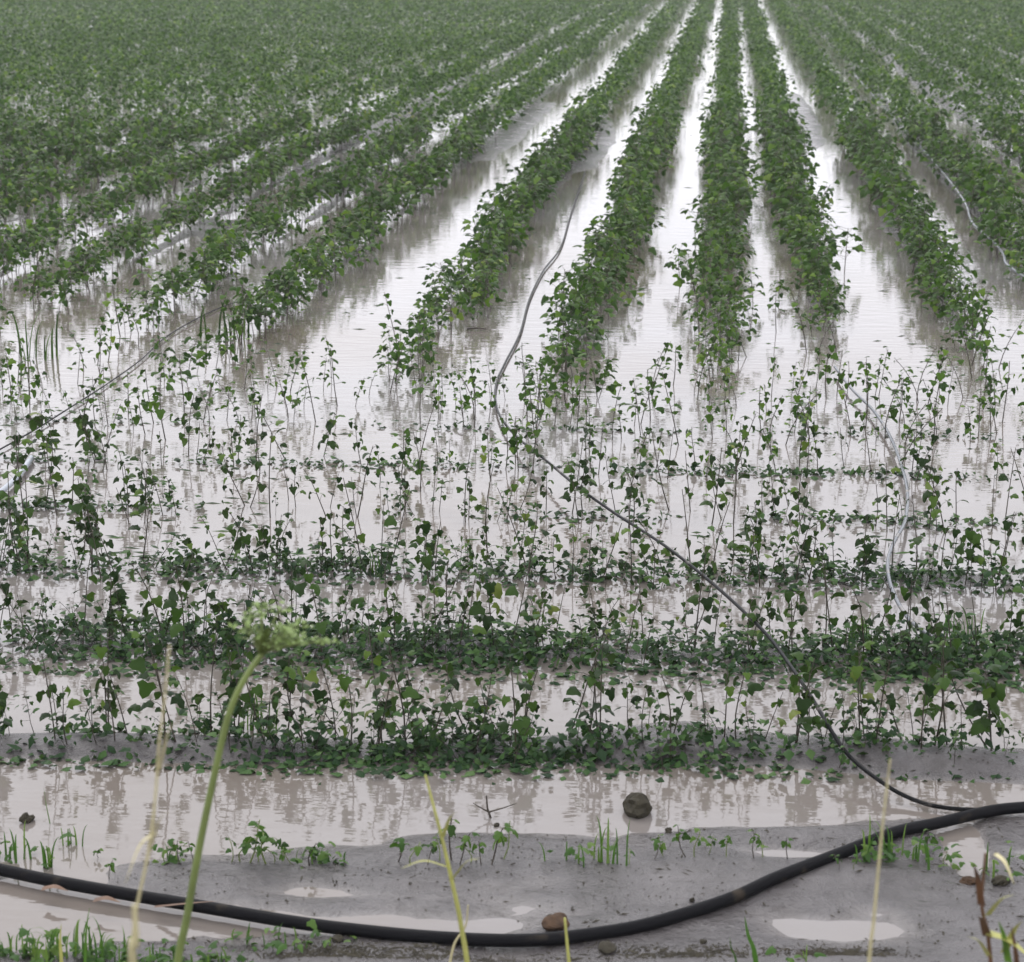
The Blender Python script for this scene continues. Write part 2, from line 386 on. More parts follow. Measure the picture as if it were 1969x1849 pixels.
rng = np.random.default_rng(11)
dense_near = [plant_arrays(plant_struct(rng, rng.uniform(.27, .38), 22, .125, .062), LEAF_V, LEAF_F) for _ in range(14)]
dense_mid = [plant_arrays(plant_struct(rng, rng.uniform(.28, .40), 19, .14, .072), LEAF2_V, LEAF2_F, stems=False) for _ in range(12)]
dense_far = [plant_arrays(plant_struct(rng, rng.uniform(.28, .40), 15, .18, .094), LEAF3_V, LEAF3_F, stems=False) for _ in range(10)]
sparse_near = [plant_arrays(plant_struct(rng, rng.uniform(.28, .42), 9, .06, .048, .8, .35), LEAF_V, LEAF_F) for _ in range(10)]

lv_all, lf_all, sv_all, sf_all = [], [], [], []; nl = ns_ = 0
def scatter(pr, x, y, z, sc):
    global nl, ns_
    v, f, sv, sf = pr
    a = rng.uniform(0, 6.283); c, s = math.cos(a) * sc, math.sin(a) * sc
    Rm = np.array([[c, -s, 0], [s, c, 0], [0, 0, sc]]); o = np.array([x, y, z])
    lv_all.append(v @ Rm.T + o); lf_all.append(f + nl); nl += len(v)
    if len(sv): sv_all.append(sv @ Rm.T + o); sf_all.append(sf + ns_); ns_ += len(sv)
TANL = math.tan(YAW) # view limits in x at depth y (with a margin for a step to the side)
def in_view(x, y, m=1.5):
    lo, hi = ground(-60, 500), ground(W + 60, 500)
    return lo[0] / lo[1] * y - m < x < hi[0] / hi[1] * y + m
start_px = {}
for xr in row_x:
    y0 = (11.2 if -3.4 < xr < -.5 else 11.9) + .5 * math.sin(xr * 2.1) + (.10 * (-xr - 2.2) if xr < -2.2 else 0)
    y = y0
    while y < 108:
        if y < 26: step, prs = .075, dense_near
        elif y < 50: step, prs = .12, dense_mid
        else: step, prs = .20, dense_far
        y += step * rng.uniform(.6, 1.4)
        xx = xr + rng.normal(0, .085 + max(.009 * min(6, max(0, -xr - 2.5)), .02 * min(5, max(0, (xr - 1.5) * 1.6)))) + .03 * math.sin(y * .7 + xr * 5)
        if not in_view(xx, y): continue
        grow = min(1.0, .72 + (y - y0) * .05)
        edge_ = .5 + .5 * math.sin(xr * 7 + 1)
        vig = float(fbm(np.array(xx * .35), np.array(y * .35), 61))
        gone = .06 + (.45 if y < y0 + 1.0 + .8 * edge_ else 0) + max(0, -vig) * .35
        if rng.random() < gone: continue
        z = max(-.02, float(height(np.array([xx]), np.array([y]))[0])) if y < 16 else .0
        if y < y0 + 1.6 and rng.random() < .6: scatter(sparse_near[rng.integers(10)], xx, y, z, rng.uniform(.8, 1.1))
        else: scatter(prs[rng.integers(len(prs))], xx, y, z, grow * rng.uniform(.68, 1.2) * (1 + .18 * vig) * (1.12 if y > 18 else 1))

# ------------------------------------------------------------------ the single cotton plants of the flooded cross rows
leaf_meshes = []
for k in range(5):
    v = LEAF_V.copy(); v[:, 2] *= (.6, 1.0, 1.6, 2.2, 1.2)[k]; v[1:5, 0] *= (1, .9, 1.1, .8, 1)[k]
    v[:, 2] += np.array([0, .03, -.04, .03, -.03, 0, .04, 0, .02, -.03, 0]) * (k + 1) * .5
    leaf_meshes.append(mesh_np('leaf', v, [(LEAF_F, 0)], [M_LEAF_SHADED], True))
FOL = [('stripped', 3, .045, .050), ('stripped', 4, .05, .048), ('sparse', 6, .045, .054), ('sparse', 7, .05, .056), ('sparse', 8, .055, .052),
       ('leafy', 12, .06, .060), ('leafy', 14, .065, .056)]
protos = []
prng = np.random.default_rng(5)
def make_cotton(fol, n, spread, size, h):
    root = bpy.data.objects.new('cotton_plant', None); C.objects.link(root); root.empty_display_size = .05
    st, lv, pt = plant_struct(prng, h, n, spread, size, .8, .3)
    g = Geo(); g.tube(st, np.linspace(.0036, .0016, len(st)), 5)
    for p in pt: g.tube(p, (.0014, .0011, .0008), 3, cap=False)
    link('stem', g.mesh('stem', [M_STEM], True), root)
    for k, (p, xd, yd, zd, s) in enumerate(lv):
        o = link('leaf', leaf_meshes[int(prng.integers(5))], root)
        m = Matrix.Identity(4)
        for i in range(3):
            m[i][0] = xd[i] * s; m[i][1] = yd[i] * s; m[i][2] = zd[i] * s; m[i][3] = p[i]
        o.matrix_local = m
    return root
for fi, (fol, n, sp_, sz) in enumerate(FOL):
    for h in (.30, .39):
        protos.append([make_cotton(fol, n, sp_, sz, h), fol, h, False])
def copy_tree(o):
    c = o.copy(); C.objects.link(c)
    for ch in list(o.children):
        d = ch.copy(); C.objects.link(d); d.parent = c
    return c
ORD = ['nearest', 'second', 'third', 'fourth', 'fifth', 'sixth', 'seventh']
def zone(px):
    for lim, t in ((180, 'by left picture edge'), (400, 'left of umbel stalk'), (620, 'behind umbel plant'), (800, 'right of umbel plant'), (960, 'left of hose kink'),
                   (1150, 'right of hose kink'), (1320, 'above large clod'), (1600, 'right of large clod'), (1800, 'by curved drip hose')):
        if px < lim: return t
    return 'by right picture edge'
named = {}
def project(p):
    d = R3.T @ (np.asarray(p) - np.array([0, 0, CAM_H])); return W / 2 - d[0] / d[2] * F, H / 2 + d[1] / d[2] * F
R_ = random.Random(3)
n_single = 0
PER = [64, 68, 66, 62, 40, 0, 0]
EXTRA = [0, 0, 0, 0, 32, 84, 90]
for i, (a, b_) in enumerate(cross_rows):
    tot = PER[i] + EXTRA[i]
    dvec = b_ - a
    ts = []
    for k in range(tot):
        t = (k + R_.uniform(.05, .95)) / tot * 1.06 - .03
        # plants come in clusters with gaps
        if R_.random() < .45 and ts: t = ts[-1] + R_.uniform(.002, .012)
        ts.append(t)
    singles = set(R_.sample(range(tot), PER[i]))
    for k, t in enumerate(ts):
        p = a + dvec * t
        clump = float(vnoise(np.array(t * 11.0), np.array(i * 3.7 + .5), 31))
        if k not in singles and (clump < .33 or (i == 6 and 1060 < project(p)[0] < 1240)): continue
        x = p[0] + R_.gauss(0, .02); y = p[1] + R_.gauss(0, .055 if i < 3 else .12)
        z = max(-.03, float(height(np.array([x]), np.array([y]))[0]))
        if k not in singles:
            scatter(sparse_near[rng.integers(10)], x, y + R_.gauss(0, .12), z, R_.uniform(.5, .98) * (.85 + .3 * clump)); continue
        pr = protos[R_.choices(range(len(protos)), [1.3 if q[1] == 'stripped' else 1.5 if q[1] == 'sparse' else 1.0 for q in protos])[0]]
        if not pr[3]: o = pr[0]; pr[3] = True
        else: o = copy_tree(pr[0])
        s = R_.uniform(.60, 1.02)
        lean = R_.choice([0, 0, 0, .22, -.22, .1, -.1]) + R_.gauss(0, .04); tilt = R_.gauss(0, .06)
        o.location = (x, y, z); o.rotation_euler = (tilt, lean, R_.uniform(0, 6.283)); o.rotation_mode = 'XYZ'
        o.rotation_euler = (Matrix.Rotation(lean, 3, 'Y') @ Matrix.Rotation(tilt, 3, 'X') @ Matrix.Rotation(R_.uniform(0, 6.283), 3, 'Z')).to_euler()
        o.scale = (s, s, s)
        hh = pr[2] * s
        size = 'tall' if hh > .32 else 'short' if hh < .24 else 'mid-height'
        pose = ' right-leaning' if lean > .15 else ' left-leaning' if lean < -.15 else ''
        fol = {'stripped': 'almost bare', 'sparse': 'thinly leaved', 'leafy': 'bushy'}[pr[1]]
        px, py = project((x, y, z))
        named.setdefault((f'{size}{pose} {fol} cotton plant', f'{ORD[i]} row, {zone(px)}'), []).append((px, o))
        o['category'] = 'cotton plant'; o['group'] = 'single cotton plants in the flooded cross rows'
        n_single += 1
for pr in protos:
    if not pr[3]:
        for ch in list(pr[0].children): bpy.data.objects.remove(ch)
        bpy.data.objects.remove(pr[0])
WORD = ['', 'one', 'two', 'three', 'four', 'five', 'six']
for (look, where), lst in named.items():
    lst.sort(key=lambda q: q[0]); n = len(lst)
    for k, (px, o) in enumerate(lst):
        if n == 1: o['label'] = f'{look}, {where}'; continue
        which = 'left' if (n == 2 and k == 0) else 'right' if n == 2 else 'leftmost' if k == 0 else 'rightmost' if k == n - 1 else 'middle' if n == 3 else f'{ORD[k]}'
        o['label'] = f'{which} of {WORD[min(n, 6)]} {look}s, {where}'
print('single cotton plants', n_single)

V1 = np.concatenate(lv_all); V2 = np.concatenate(sv_all); F1 = np.concatenate(lf_all); F2 = np.concatenate(sf_all) + len(V1)
link('cotton_rows', mesh_np('cotton_rows', np.concatenate([V1, V2]), [(F1, 0), (F2, 1)], [M_LEAF, M_STEM]), kind='stuff',
     label='long green rows of young cotton running to the far end of the flooded field', cat='cotton rows')
print('rows tris', len(F1), 2 * len(F2))

# ------------------------------------------------------------------ torn leaves and low weeds lying along the row ridges
lrng = np.random.default_rng(21)
LV, LF, n = [], [], 0
for i, (a, b_) in enumerate(cross_rows[:6]):
    cnt = (4600, 6800, 3600, 1500, 1300, 600)[i]; wd = (.085, .14, .085, .045, .035, .03)[i]; top = (.05, .05, .045, .03, .03, .025)[i]
    dv = b_ - a; L = np.linalg.norm(dv); nrm = np.array([-dv[1], dv[0], 0]) / L
    for k in range(cnt):
        t = lrng.uniform(-.04, 1.04)
        dens = .5 + 1.1 * float(vnoise(np.array(t * 9.0), np.array(i * 7.3), 5)) - .55
        if i in (3, 4, 5): dens = 1.6 * float(vnoise(np.array(t * 7.0), np.array(i * 7.3), 9)) - .35
        if i == 0 and t > .58: dens -= .05
        if i == 1 and .45 < t: dens += .25
        if lrng.random() > dens + .15: continue
        edge = float(vnoise(np.array(t * 23.0), np.array(i * 5.1), 15))
        off = float(np.clip(lrng.normal(0, wd * (.6 + .8 * edge)), -2 * wd, 1.7 * wd)) - (.05 if i < 2 else 0) + .06 * (edge - .5)
        if i == 0 and .25 < t < .55 and lrng.random() < .25: off -= .08
        p = a + dv * t + nrm * off
        zg = max(0, float(-.035 + .04))
        z = .004 + abs(lrng.normal(0, top)) * max(.15, 1 - abs(off) / (2.2 * wd))
        az = lrng.uniform(0, 6.28); pit = lrng.uniform(-.6, 1.2) * (1 if z > .015 else .5)
        yd = np.array([math.cos(az) * math.cos(pit), math.sin(az) * math.cos(pit), -math.sin(pit)])
        xd = np.cross(yd, [0, 0, 1.0]); xd /= np.linalg.norm(xd); zd = np.cross(xd, yd)
        s = .016 + .036 * lrng.random() ** 1.5
        p = np.array([p[0], p[1], z])
        LV.append(p + s * (LEAF2_V[:, :1] * xd * .8 + LEAF2_V[:, 1:2] * yd + LEAF2_V[:, 2:] * zd)); LF.append(LEAF2_F + n); n += 5
LF2, LVs, n2 = [], [], 0
for i, (a, b_) in enumerate(cross_rows[:4]):      # low broken shoots standing in the mat
    dv = b_ - a
    for k in range((150, 190, 110, 40)[i]):
        t = lrng.uniform(-.03, 1.03)
        if lrng.random() > float(vnoise(np.array(t * 9.0), np.array(i * 7.3), 5)) * 1.5: continue
        v, f, sv, sf = sparse_near[int(lrng.integers(10))]; sc_ = lrng.uniform(.22, .6); a_ = lrng.uniform(0, 6.28)
        c_, s_ = math.cos(a_), math.sin(a_); tl = lrng.normal(0, .5)
        Rm = np.array([[c_, -s_, 0], [s_, c_, 0], [0, 0, 1]]) @ np.array([[math.cos(tl), 0, math.sin(tl)], [0, 1, 0], [-math.sin(tl), 0, math.cos(tl)]])
        o3 = a + dv * t + np.array([0, lrng.normal(-.03, .07), .005])
        LV.append(v @ Rm.T * sc_ * np.array([1.2, 1.2, 1]) + o3); LF2.append(f + n); n += len(v)
        LV.append(sv @ Rm.T * sc_ + o3); LVs.append(sf + n); n += len(sv)
link('leaf_litter', mesh_np('leaf_litter', np.concatenate(LV), [(np.concatenate(LF + LF2), 0), (np.concatenate(LVs), 1)], [M_LITTER, M_STEM]), kind='stuff',
     label='mat of torn green leaves and low weeds along the mud ridges', cat='leaf litter')

# ------------------------------------------------------------------ pipes and hoses
def zt(x, y, r): return max(0.0, float(height(np.array([x]), np.array([y]))[0])) + r
def hose(name, pts, r, m, label, cat, k=10, lift=None, n=10):
    P = []
    for j, (px, py) in enumerate(pts):
        l = lift[j] if lift else 0   # where it hangs over the plants
        q = ground(px, py, l + r + .01)
        q[2] = max(q[2], zt(q[0], q[1], r * .8)); P.append(q)
    g = Geo(); g.tube(smooth_path(P, n), r, k)
    return link(name, g.mesh(name, [m], True), None, label, cat)
hose('water_pipe', [(-160, 1640), (0, 1672), (100, 1693), (250, 1720), (400, 1745), (560, 1772), (700, 1790), (850, 1803), (1000, 1808), (1120, 1801),
     (1250, 1776), (1400, 1730), (1500, 1692), (1620, 1642), (1720, 1606), (1800, 1583), (1900, 1560), (1969, 1552), (2120, 1543)],
     .0172, M_PIPE, 'thick black plastic water pipe sagging across the muddy foreground', 'pipe', 16)
hose('drip_hose', [(1935, 1552), (1880, 1557), (1800, 1550), (1740, 1530), (1690, 1500), (1640, 1460), (1608, 1420), (1560, 1340), (1520, 1280), (1470, 1215),
     (1380, 1130), (1280, 1050), (1180, 985), (1110, 935), (1050, 885), (1000, 845), (968, 810), (953, 775), (955, 735), (970, 700), (1000, 640),
     (1018, 575), (1045, 520), (1078, 475), (1098, 410), (1125, 330)], .0066, M_DRIP,
     'long thin dark drip hose leaving the pipe and running diagonally through the plants', 'hose',
     lift=[0, 0, 0, .01, .03, .05, .08, .11, .12, .12, .12, .11, .09, .08, .06, .04, .02] + [0] * 9)
hose('drip_hose', [(1800, 1230), (1748, 1190), (1716, 1135), (1707, 1085), (1718, 1045), (1740, 1002), (1745, 950), (1735, 900), (1712, 840), (1680, 790), (1640, 750), (1605, 705)],
     .0080, M_GREYHOSE, 'grey drip hose curving among the plants near the right edge', 'hose', lift=[.04, .05, .06, .06, .06, .04, .03, .02, .02, .02, .02, .02])
hose('drip_hose', [(2010, 560), (1969, 532), (1936, 508), (1930, 490), (1915, 470), (1890, 448), (1868, 425), (1850, 380), (1790, 305), (1690, 195), (1640, 140)],
     .012, M_GREYHOSE, 'wavy drip hose between long rows at the upper right edge', 'hose', lift=[.08, .08, .1, .12, .12, .12, .12, .15, .12, .1, .1])
hose('drip_hose', [(470, 575), (410, 597), (350, 628), (310, 655), (270, 692), (210, 735), (140, 780), (60, 830), (-30, 880)],
     .0045, M_DRIP, 'thin drip hose slanting through plants at the left side', 'hose')
hose('pale_hose', [(-60, 985), (0, 946), (35, 915), (60, 880)], .014, M_PALE, 'pale blue-grey hose end at the left picture edge', 'hose')

# ------------------------------------------------------------------ clods
def clod(px, py, rx, rz, m, label, seed, flat=.8, group=None):
    import bmesh
    bm = bmesh.new(); bmesh.ops.create_icosphere(bm, subdivisions=3, radius=1)
    r_ = random.Random(seed); off = np.array([r_.uniform(0, 50), r_.uniform(0, 50)])
    for v in bm.verts:
        c = v.co; n_ = float(fbm(np.array(c.x * 1.3 + off[0] + c.z), np.array(c.y * 1.3 + off[1] - c.z * .7), seed, 4))
        v.co = c * (1 + .75 * n_ + .22 * max(0, c.z) ** 6); v.co.x *= rx; v.co.y *= rx * flat; v.co.z *= rz
    me = bpy.data.meshes.new('mud_clod'); bm.to_mesh(me); bm.free(); me.materials.append(m)
    p = ground(px, py); o = link('mud_clod', me, None, label, 'clod', group)
    o.location = (p[0], p[1], zt(p[0], p[1], rz * .45)); o.rotation_euler = (0, 0, r_.uniform(0, 6))
    return o
clod(1221, 1562, .044, .042, M_CLOD, 'large dark mud clod sitting in the shallow water', 3)
clod(1284, 1603, .014, .009, M_CLOD, 'small black clod just right of the large clod', 4)
clod(1070, 1786, .040, .016, M_CLODRED, 'reddish brown clod lying against the black pipe', 5)
clod(1330, 1745, .008, .006, M_CLOD, 'tiny dark crumb just above the pipe, right of centre', 6)
clod(1352, 1822, .010, .007, M_CLOD, 'tiny dark crumb below the pipe on grey mud', 7)
clod(955, 1588, .009, .006, M_CLOD, 'tiny dark crumb above the middle seedlings', 8)
clod(1860, 1700, .030, .010, M_CLODRED, 'flat brown clod near the reddish weed at right', 9)
clod(1925, 1706, .022, .014, M_CLOD, 'dark clod beside the right picture edge', 10)
clod(52, 1580, .020, .016, M_CLOD, 'dark clod left of the bent dark grass blade', 12)
clod(650, 1818, .018, .009, M_CLOD, 'small dark clod below the pipe left of its lowest dip', 31)
clod(1170, 1838, .024, .009, M_CLOD, 'small dark clod just below the lowest dip of the pipe', 33)

cr = np.random.default_rng(77); CV, CF, n = [], [], 0
CP = []
for k in range(6000):
    p = ground(cr.uniform(-60, W + 60), 1440 + 430 * cr.random() ** .8)
    if k % 3 == 0: p = ground((cr.normal(800, 90), cr.normal(1320, 110), cr.normal(620, 60), cr.normal(1620, 60))[k // 3 % 4], 1856 - abs(cr.normal(0, 14)))
    CP.append(p)
CP = np.array(CP); CH = height(CP[:, 0], CP[:, 1]); CD = vnoise(CP[:, 0] * 4, CP[:, 1] * 5, 12)
for k in range(6000):                          # crumbs of soil, bits of straw and torn leaf strewn over the wet mud
    p = CP[k]; h = float(CH[k]); bed = k % 3 == 0
    if (h < .001 and not bed) or not bed and cr.random() > CD[k] * 1.2: continue
    a = cr.uniform(0, 6.28); L = cr.uniform(.0015, .005) * (4 if cr.random() < .15 else 1) * (1.6 if bed else 1); w_ = min(L, cr.uniform(.0012, .004)); t_ = w_ * .8
    d = np.array([math.cos(a), math.sin(a), 0]); e = np.array([-d[1], d[0], 0]); c = np.array([p[0], p[1], max(h, 0)])
    CV.append(np.array([c - d * L, c - e * w_, c + d * L, c + e * w_, c + [0, 0, t_ * 1.3]])); CF.append(np.array([[4, 0, 1], [4, 1, 2], [4, 2, 3], [4, 3, 0]]) + n); n += 5
link('mud_crumbs', mesh_np('mud_crumbs', np.concatenate(CV), [(np.concatenate(CF), 0)], [M_CLOD]), kind='stuff', label='dark crumbs and bits of debris on the wet mud', cat='debris')

# scraps of stem and leaf drifting on the water between the rows
dr = np.random.default_rng(41); DV, DF, n = [], [], 0
for k in range(1500):
    Yd = 8 + 45 * dr.random() ** 1.6; lo, hi = ground(-40, 500), ground(W + 40, 500)
    Xd = dr.uniform(lo[0] / lo[1] * Yd, hi[0] / hi[1] * Yd)
    if dr.random() > 1.5 * float(vnoise(np.array(Xd * 1.3), np.array(Yd * .45), 66)) - .25: continue
    a = dr.normal(0, .35); L = dr.uniform(.008, .045) * (1 + Yd / 40); w_ = dr.uniform(.003, .010)
    d = np.array([math.cos(a), math.sin(a), 0]); e = np.array([-d[1], d[0], 0]); c = np.array([Xd, Yd, max(0, float(height(np.array([Xd]), np.array([Yd]))[0]))])
    DV.append(np.array([c - d * L, c - e * w_, c + d * L * .9, c + e * w_, c + [0, 0, .006]])); DF.append(np.array([[4, 0, 1], [4, 1, 2], [4, 2, 3], [4, 3, 0]]) + n); n += 5
link('floating_debris', mesh_np('floating_debris', np.concatenate(DV), [(np.concatenate(DF), 0)], [M_LITTER]), kind='stuff', label='small scraps of stem and leaf drifting on the flood water', cat='debris')

# ------------------------------------------------------------------ weeds, grass and seedlings on the bank
g_rng = random.Random(9)
def tuft(px, py, n, hgt, w, m, label, cat='grass tuft', name='grass_tuft', spread=.03, lean=.5, leaves=0, wpx=None):
    root = bpy.data.objects.new(name, None); C.objects.link(root); p = ground(px, py)
    root.location = (p[0], p[1], zt(p[0], p[1], -.004)); root['label'] = label; root['category'] = cat; root.empty_display_size = .05
    for k in range(n):
        a = g_rng.uniform(0, 6.28); h = hgt * g_rng.uniform(.55, 1.1); l = h * lean * g_rng.uniform(.1, 1)
        bx, by = g_rng.gauss(0, spread), g_rng.gauss(0, spread * .5)
        pts = [(bx, by, -.01), (bx + math.cos(a) * l * .2, by + math.sin(a) * l * .2, h * .5), (bx + math.cos(a) * l * .6, by + math.sin(a) * l * .6, h * .85),
               (bx + math.cos(a) * l * 1.15, by + math.sin(a) * l * 1.15, h * (1 - .25 * lean * g_rng.random()))]
        g = Geo(); g.blade(smooth_path(pts, 3), w * g_rng.uniform(.7, 1.2)); link('blade', g.mesh('blade', [m], True), root)
    for k in range(leaves):
        o = link('leaf', weed_leaves[k % 3], root); s = g_rng.uniform(.018, .035)
        o.location = (g_rng.gauss(0, spread * 1.2), g_rng.gauss(0, spread * .6), abs(g_rng.gauss(.02, .02)) + .005)
        o.rotation_euler = (g_rng.uniform(-.6, .5), g_rng.uniform(-.5, .5), g_rng.uniform(0, 6.28)); o.scale = (s, s, s)
    return root
weed_leaves = []
for k in range(3):
    v = LEAF_V.copy(); v[:, 0] *= (.75, .9, .6)[k]; v[:, 2] *= 1.2
    weed_leaves.append(mesh_np('leaf', v, [(LEAF_F, 0)], [M_LEAF_Y], True))
tuft(85, 1668, 5, .12, .006, M_GRASS, 'thin bright grass tuft around the bent dark blade at left', leaves=4, spread=.02)
tuft(30, 1650, 7, .10, .006, M_GRASS, 'low pale grass tuft by the left edge above the pipe', leaves=10, spread=.035)
tuft(130, 1625, 5, .075, .005, M_GRASS, 'small fine grass tuft right of the bent dark blade', leaves=3, spread=.015)
tuft(620, 1664, 5, .055, .005, M_GRASS, 'leafy weed clump at the right end of the left seedlings', 'weed', 'weed_clump', .03, leaves=26)
tuft(330, 1662, 3, .05, .004, M_GRASS, 'small round-leaved weed just left of the umbel stalk', 'weed', 'weed_clump', .025, leaves=14)
tuft(1120, 1668, 7, .09, .005, M_GRASS, 'leafy weed tuft with grass blades below the large clod', 'weed', 'weed_clump', .04, leaves=14)
tuft(1180, 1672, 7, .15, .006, M_GRASS, 'upright pale grass tuft left of the mud clod row', spread=.035, lean=.3)
tuft(1700, 1662, 8, .13, .006, M_GRASS, 'grass tuft crossed by the pipe near the right', spread=.03, leaves=14)
tuft(1760, 1664, 7, .09, .006, M_GRASS, 'leafy weed clump behind the pipe at right', 'weed', 'weed_clump', .06, leaves=26)
tuft(1665, 1668, 4, .10, .006, M_GRASS, 'short grass tuft just left of the pipe crossing', spread=.02, leaves=8)
tuft(1915, 1688, 5, .09, .006, M_GRASS, 'weed clump behind the reddish stem at the right edge', 'weed', 'weed_clump', .05, leaves=16)
for j, (px, py, n_, h_) in enumerate(((25, 1842, 16, .08), (95, 1846, 18, .09), (165, 1852, 18, .11), (235, 1856, 14, .08), (305, 1862, 10, .07), (415, 1866, 8, .05))):
    tuft(px, py, n_, h_, .005, M_GRASS, ['green grass clump in the lower left corner', 'second grass clump from the lower left corner',
         'third grass clump from the lower left, with one tall blade', 'fourth grass clump from the lower left corner',
         'fifth grass clump, left of the umbel stalk foot', 'low grass clump right of the umbel stalk foot'][j], spread=.045, leaves=26)
tuft(520, 1822, 8, .045, .004, M_GRASS, 'low weed clump under the pipe, left of centre', 'weed', 'weed_clump', .06, leaves=18)
tuft(610, 1835, 4, .035, .004, M_GRASS, 'tiny weed clump on the mud below the pipe', 'weed', 'weed_clump', .04, leaves=10)
tuft(1540, 1870, 3, .05, .004, M_GRASS, 'small weed at the bottom edge right of the bright green blade', 'weed', 'weed_clump', .03, leaves=5)
tuft(500, 1300 + 105, 9, .14, .006, M_GRASS, 'grassy weed tuft in the nearest row beside the umbel stalk', spread=.03, leaves=6)
tuft(1850, 1236, 16, .15, .006, M_GRASS, 'dense grass tuft in the second row near the right edge', spread=.06, lean=.35, leaves=8)
tuft(1640, 1236, 10, .12, .006, M_GRASS, 'grass tuft in the second row below the curved hose', spread=.05, lean=.35, leaves=6)
tuft(70, 690, 14, .30, .012, M_LEAF, 'tall grass tuft at the left edge where the long rows begin', spread=.09, lean=.5)
tuft(440, 650, 12, .26, .012, M_LEAF, 'tall grass tuft at the near end of a long row, left', spread=.07, lean=.5)
tuft(730, 1105, 8, .13, .006, M_GRASS, 'small grass tuft in the third row, centre left', spread=.03, lean=.4)
tuft(540, 1250, 12, .12, .006, M_GRASS, 'grass tuft in the second row behind the umbel head', spread=.05, lean=.5)

# little cotton seedlings on the bank
seed_protos = []
sr = np.random.default_rng(8)
seed_leaf = [mesh_np('leaf', LEAF_V * np.array([.9, 1, 1 + .5 * k]), [(LEAF_F, 0)], [leafm], True) for k, leafm in enumerate((M_LEAF, M_LEAF_Y))]
for k in range(6):
    root = bpy.data.objects.new('cotton_seedling', None); C.objects.link(root); root.empty_display_size = .02
    st, lv, pt = plant_struct(sr, .075 + .012 * (k % 3), (3, 4, 4, 5, 6, 6)[k], .02, .030, .7, .55)
    g = Geo(); g.tube(st, np.linspace(.0022, .0012, len(st)), 5)
    for p in pt: g.tube(p, .0009, 3, cap=False)
    link('stem', g.mesh('stem', [M_STEM if k % 2 else M_STALK], True), root)
    for (p, xd, yd, zd, s) in lv:
        o = link('leaf', seed_leaf[int(sr.integers(2))], root); m = Matrix.Identity(4)
        for i in range(3): m[i][0] = xd[i] * s; m[i][1] = yd[i] * s; m[i][2] = zd[i] * s; m[i][3] = p[i]
        o.matrix_local = m
    seed_protos.append([root, False])
def seedlings(lst, where):
    ranks = ['first', 'second', 'third', 'fourth', 'fifth', 'sixth', 'seventh', 'eighth', 'ninth', 'tenth', 'eleventh', 'twelfth', 'thirteenth']
    for j, (px, py, s) in enumerate(sorted(lst)):
        k = R_.randrange(6); pr = seed_protos[k]
        if not pr[1]: o = pr[0]; pr[1] = True
        else: o = copy_tree(pr[0])
        p = ground(px, py); o.location = (p[0], p[1], zt(p[0], p[1], -.003)); o.scale = (s, s, s); o.rotation_euler = (R_.gauss(0, .1), R_.gauss(0, .12), R_.uniform(0, 6.28))
        o['label'] = f'{ranks[j]} seedling from the left in {where}'; o['category'] = 'seedling'; o['group'] = 'small cotton seedlings on the mud bank'
seedlings([(445, 1662, .9), (462, 1660, 1.1), (480, 1664, 1.3), (497, 1662, 1.0), (512, 1668, 1.4), (528, 1664, .9), (545, 1660, .8), (560, 1666, .8), (596, 1668, 1.0)], 'the group right of the umbel stalk')
seedlings([(765, 1664, .9), (790, 1668, .9), (822, 1670, .8), (845, 1662, .9), (868, 1660, 1.4), (884, 1668, 1.0), (905, 1665, .9), (925, 1668, .9), (945, 1670, 1.2), (968, 1660, 1.1)], 'the central group behind the pipe')
seedlings([(1210, 1672, .6), (1258, 1660, .7), (1275, 1656, .7), (1318, 1662, .9), (1335, 1664, .9), (1362, 1658, .6), (1396, 1662, .8), (1450, 1660, .8), (1466, 1658, .8), (1514, 1664, .8)], 'the string below the two clods')
seedlings([(1612, 1690, .6), (1640, 1690, .5), (1790, 1660, .8), (1815, 1672, .7)], 'the scatter around the pipe at right')
seedlings([(318, 1664, .8), (345, 1664, .8), (372, 1658, .7), (210, 1690, .6), (190, 1648, .5)], 'the scatter left of the umbel stalk')
for pr in seed_protos:
    if not pr[1]:
        for ch in list(pr[0].children): bpy.data.objects.remove(ch)
        bpy.data.objects.remove(pr[0])

# a broken forked twig in the shallow water
g = Geo(); p = ground(945, 1572)
g.tube([p + (0, 0, -.01), p + (-.012, 0, .03), p + (-.015, 0, .07)], (.004, .003, .002), 5)
g.tube([p + (-.008, 0, .018), p + (.04, .0, .035), p + (.075, .0, .05)], (.003, .002, .001), 5)
g.tube([p + (-.008, 0, .018), p + (-.04, .0, .035), p + (-.055, .0, .045)], (.003, .002, .001), 5)
link('forked_twig', g.mesh('forked_twig', [M_STEM], True), None, 'small forked twig standing in shallow water left of the clod', 'twig')
# short floating stick in the wide water
g = Geo(); p = ground(918, 632, .012)
g.tube([p + (-.07, 0, 0), p + (.0, .01, .004), p + (.06, 0, 0)], (.008, .006, .005), 6)
link('floating_stick', g.mesh('floating_stick', [M_STEM], True), None, 'short stick floating on bright water between two long rows', 'stick')

